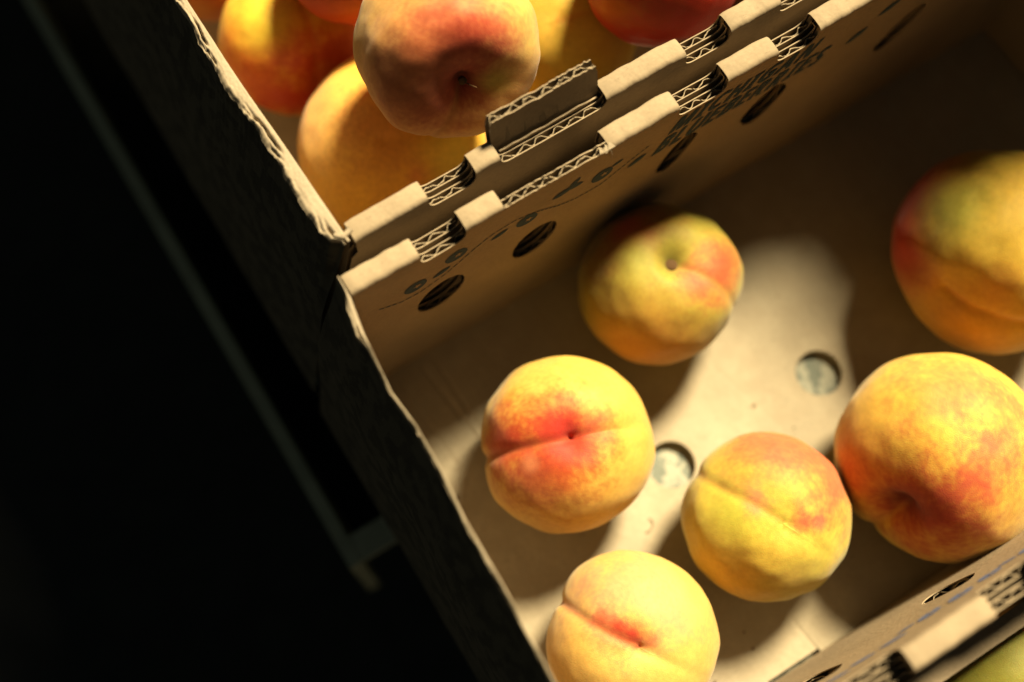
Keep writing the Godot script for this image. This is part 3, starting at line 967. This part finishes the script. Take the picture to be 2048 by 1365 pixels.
	peach({"c": Vector3(-0.0321, 0.0353, 0.1468), "r": 0.0362, "seed": 5.0, "stem": Vector3(0.10, -0.98, -0.16), "seam": Vector3(-0.50, 0.3, -0.70), "seam_depth": 0.085, "far": 0.05, "tip": 0.03, "nipple": 0.0, "flat": 0.96, "lump": 0.03, "base": PALE, "base2": Color(0.82, 0.55, 0.12), "mix": 0.3, "line": Color(0.58, 0.12, 0.05),
		"patches": [[Vector3(-0.83, 0.35, -0.2), 0.6, Color(0.78, 0.40, 0.07), 0.7, 0.4], [Vector3(-0.40, 0.55, -0.72), 0.42, Color(0.74, 0.36, 0.14), 0.6, 0.6], [Vector3(0.35, 0.85, -0.39), 0.65, Color(0.80, 0.38, 0.22), 0.6, 1.6], [Vector3(-0.30, 0.93, -0.18), 0.30, PINK, 0.6, 0.9], [Vector3(-0.10, 0.99, -0.03), 0.20, Color(0.66, 0.04, 0.025), 0.95, 0.5], [Vector3(-0.18, 0.96, -0.18), 0.14, Color(0.66, 0.05, 0.025), 0.85, 0.5], [Vector3(-0.29, 0.88, -0.36), 0.12, Color(0.70, 0.12, 0.05), 0.7, 0.6], [Vector3(0.05, 0.97, 0.18), 0.13, Color(0.70, 0.12, 0.07), 0.6, 0.7]]},
		"pale yellow peach with a deep red seam, lowest in the picture", near)
	peach({"c": Vector3(0.2040, 0.0462, 0.0915), "r": 0.0465, "seed": 6.0, "stem": Vector3(0.92, -0.3, -0.05), "seam": Vector3(-0.25, 0.35, 0.9), "seam_depth": 0.06, "far": 0.0, "tip": 0.04, "nipple": 0.0, "flat": 1.0, "lump": 0.05, "base": Color(0.78, 0.47, 0.05), "base2": Color(0.66, 0.44, 0.05), "mix": 0.3, "line": ORANGE,
		"bumps": [[Vector3(-0.93, 0.20, -0.22).normalized(), 0.22, -0.05], [Vector3(-0.70, 0.70, 0.05).normalized(), 0.4, 0.03]],
		"patches": [[Vector3(-0.90, 0.08, 0.43), 0.7, ORANGE, 0.85, 0.3], [Vector3(-0.85, 0.10, -0.50), 0.50, RED, 0.9, 0.3], [Vector3(-0.45, 0.15, -0.86), 0.6, RED, 0.9, 0.3], [Vector3(-0.54, 0.67, -0.51), 0.42, Color(0.40, 0.38, 0.05), 0.8, 0.4], [Vector3(-0.64, 0.68, 0.36), 0.24, ORANGE, 0.5, 0.7]]},
		"lumpy yellow peach half in shadow, at the right edge", near)
	# the heap in the far box
	peach({"c": Vector3(0.0206, 0.1265, -0.0855), "r": 0.0362, "seed": 7.0, "gain": 0.54, "stem": Vector3(-0.20, 0.40, 0.89), "seam": Vector3(-0.5, -0.7, 0.1), "seam_depth": 0.05, "hollow": 0.26, "flat": 0.86, "bumps": [[Vector3(-0.20, 0.42, 0.88).normalized(), 0.62, -0.13], [Vector3(0.05, 0.86, 0.50).normalized(), 0.30, 0.05], [Vector3(-0.55, 0.72, 0.42).normalized(), 0.35, 0.04]], "lump": 0.04, "boxy": 2.6, "base": PALE, "base2": Color(0.74, 0.42, 0.13), "mix": 0.35, "pit": Color(0.16, 0.06, 0.02), "line": Color(0.5, 0.2, 0.05),
		"patches": [[Vector3(-0.3, 0.5, 0.5), 1.3, Color(0.80, 0.26, 0.08), 0.8, 0.5], [Vector3(0.68, 0.64, 0.35), 0.6, Color(0.84, 0.62, 0.14), 0.7, 0.4], [Vector3(-0.10, 0.88, 0.46), 0.60, Color(0.70, 0.13, 0.06), 0.75, 0.9], [Vector3(0.32, 0.79, 0.52), 0.35, PINK, 0.6, 1.0], [Vector3(0.05, 0.78, 0.62), 0.32, RED, 0.6, 0.9], [Vector3(-0.44, 0.48, 0.75), 0.70, Color(0.46, 0.045, 0.014), 0.95, 0.6], [Vector3(-0.73, 0.50, 0.4), 0.6, Color(0.46, 0.14, 0.04), 0.75, 0.5], [Vector3(-0.17, 0.36, 0.92), 0.36, Color(0.55, 0.06, 0.02), 0.9, 0.7], [Vector3(0.20, 0.30, 0.93), 0.22, Color(0.62, 0.46, 0.07), 0.85, 0.4]]},  # blush, plus brown-red painted over the side turned from the sun as shade
		"squarish blushed peach with a stem hollow, on top of the heap", heap, "fibre")
	peach({"c": Vector3(-0.0061, 0.0500, -0.0950), "r": 0.0440, "seed": 8.0, "gain": 0.82, "stem": Vector3(0.3, -0.9, -0.3), "seam": Vector3(0.9, 0.1, 0.3), "seam_depth": 0.03, "flat": 0.95, "lump": 0.025, "base": Color(0.84, 0.43, 0.04), "base2": Color(0.82, 0.36, 0.035), "mix": 0.3,
		"patches": [[Vector3(-0.60, 0.70, -0.30), 0.6, Color(0.82, 0.46, 0.16), 0.6, 0.3], [Vector3(-0.10, 0.95, 0.25), 0.45, Color(0.62, 0.17, 0.05), 0.6, 1.0], [Vector3(-0.25, 0.75, 0.60), 0.55, ORANGE, 0.55, 1.2], [Vector3(-0.1, 0.70, 0.70), 0.16, Color(0.66, 0.12, 0.04), 0.5, 1.2], [Vector3(0.45, 0.65, 0.60), 0.45, Color(0.80, 0.55, 0.05), 0.7, 0.4]]},
		"smooth orange yellow peach under the squarish one, against the torn left edge", heap)
	peach({"c": Vector3(-0.0185, 0.0450, -0.1700), "r": 0.0356, "seed": 9.0, "skin": "skin_red", "gain": 0.75, "stem": Vector3(0.2, 0.3, -0.9), "seam": Vector3(0.2, 0.9, 0.2), "seam_depth": 0.05, "flat": 0.98, "lump": 0.03, "base": Color(0.80, 0.48, 0.05), "base2": ORANGE, "mix": 0.25, "line": Color(0.7, 0.16, 0.03),
		"patches": [[Vector3(-0.75, 0.31, 0.59), 0.85, Color(0.80, 0.14, 0.015), 0.9, 0.9], [Vector3(0.33, 0.46, 0.82), 0.75, Color(0.62, 0.06, 0.012), 0.85, 1.1], [Vector3(-0.36, 0.10, 0.92), 0.6, Color(0.62, 0.05, 0.01), 0.9, 1.0], [Vector3(-0.30, 0.72, 0.60), 0.22, Color(0.70, 0.10, 0.05), 0.7, 1.3], [Vector3(-0.05, 0.85, 0.5), 0.3, Color(0.65, 0.10, 0.03), 0.55, 1.4], [Vector3(-0.37, 0.92, 0.12), 0.40, Color(0.82, 0.60, 0.06), 0.8, 0.3]]},
		"red and yellow streaked peach by the torn left edge of the far box", heap)
	peach({"c": Vector3(0.0879, 0.0620, -0.1010), "r": 0.0368, "seed": 10.0, "gain": 0.60, "rows": 90, "stem": Vector3(0.3, -0.9, -0.3), "seam": Vector3(0.9, 0.1, 0.3), "seam_depth": 0.03, "base": Color(0.80, 0.52, 0.06), "base2": Color(0.78, 0.40, 0.05), "mix": 0.2,
		"patches": [[Vector3(0.3, 0.6, 0.7), 0.5, ORANGE, 0.5, 0.6]]},
		"plain golden peach behind the squarish one", heap)
	peach({"c": Vector3(0.1215, 0.1150, -0.0765), "r": 0.0340, "seed": 11.0, "skin": "skin_red", "gain": 0.60, "rows": 110, "stem": Vector3(0.3, 0.5, -0.8), "seam": Vector3(0.5, -0.5, 0.5), "seam_depth": 0.03, "base": Color(0.52, 0.022, 0.005), "base2": Color(0.36, 0.012, 0.004), "mix": 0.4,
		"patches": [[Vector3(-0.75, 0.35, 0.55), 0.5, Color(0.56, 0.07, 0.015), 0.7, 1.2], [Vector3(-0.9, 0.3, 0.3), 0.3, ORANGE, 0.4, 1.3]]},
		"deep red peach behind the folded wall of the far box", heap)
	peach({"c": Vector3(0.0169, 0.1000, -0.1623), "r": 0.0313, "seed": 12.0, "skin": "skin_red", "gain": 0.60, "rows": 90, "stem": Vector3(0.2, -0.8, -0.5), "seam": Vector3(0.9, 0.1, 0.3), "seam_depth": 0.03, "base": Color(0.72, 0.14, 0.02), "base2": RED, "mix": 0.45,
		"patches": [[Vector3(-0.57, 0.11, 0.82), 0.7, Color(0.62, 0.10, 0.02), 0.7, 0.9]]},
		"orange red peach at the top edge, left of the squarish one", heap)
	peach({"c": Vector3(-0.0319, 0.0400, -0.2345), "r": 0.0290, "seed": 13.0, "gain": 0.60, "rows": 70, "stem": Vector3(0.2, -0.8, -0.5), "seam": Vector3(0.9, 0.1, 0.3), "seam_depth": 0.03, "base": ORANGE, "base2": RED, "mix": 0.4, "patches": []},
		"small orange peach in the top left corner of the far box", heap)
	peach({"c": Vector3(0.1060, 0.0430, -0.1950), "r": 0.0400, "seed": 14.0, "gain": 0.60, "rows": 70, "stem": Vector3(0.2, -0.8, -0.5), "seam": Vector3(0.9, 0.1, 0.3), "seam_depth": 0.03, "base": YELLOW, "base2": ORANGE, "mix": 0.3, "patches": []},
		"yellow peach at the back of the far box", heap)
	peach({"c": Vector3(0.1780, 0.0420, -0.1200), "r": 0.0400, "seed": 15.0, "gain": 0.60, "rows": 70, "stem": Vector3(0.2, -0.8, -0.5), "seam": Vector3(0.9, 0.1, 0.3), "seam_depth": 0.03, "base": ORANGE, "base2": RED, "mix": 0.3, "patches": []},
		"orange peach at the right of the heap", heap)
	peach({"c": Vector3(0.0850, 0.0350, 0.2420), "r": 0.0390, "seed": 16.0, "rows": 90, "stem": Vector3(0.2, -0.8, -0.5), "seam": Vector3(0.9, 0.1, 0.3), "seam_depth": 0.04, "base": Color(0.34, 0.30, 0.04), "base2": Color(0.24, 0.22, 0.03), "mix": 0.4, "patches": []},
		"greenish peach in the shaded third box, lower right corner", "")

func build_bits() -> void:
	# a hair-thin curl of fibre on the floor of the near box
	var st := begin()
	var pts := []
	for k in 9:
		var a := -0.6 + k * 0.38
		pts.append(Vector3(0.0060 + 0.0032 * cos(a), 0.0008 + 0.0004 * sin(k * 1.3), 0.1070 + 0.0020 * sin(a) + 0.0003 * k))
	tube(st, pts, 0.00022)
	var o := obj("fibre_curl", finish(st), M.wood)
	tag(o, "tiny curled plant fibre on the floor below the round hole", "fibre")
	# crumbs of dirt and leaf on the near box floor
	var rng := RandomNumberGenerator.new()
	rng.seed = 44
	st = begin()
	for k in 46:
		var c := Vector3(rng.randf_range(-0.08, 0.24), 0.0004, rng.randf_range(0.0, 0.19))
		var sz := rng.randf_range(0.00025, 0.0008) * (1.6 if k % 9 == 0 else 1.0)
		var a := []
		for e in 4:
			a.append(c + Vector3(rng.randfn(), rng.randf_range(0.1, 0.9), rng.randfn()) * sz)
		for e in [[0, 1, 2], [0, 2, 3], [0, 3, 1], [1, 2, 3]]:
			tri(st, a[e[0]], a[e[1]], a[e[2]], a[e[0]] + a[e[1]] + a[e[2]] - c * 3.0)
	o = obj("crumbs", finish(st), M.wood)
	tag(o, "scattered dark crumbs on the floor of the near box", "crumbs")
	o.set_meta("kind", "stuff")
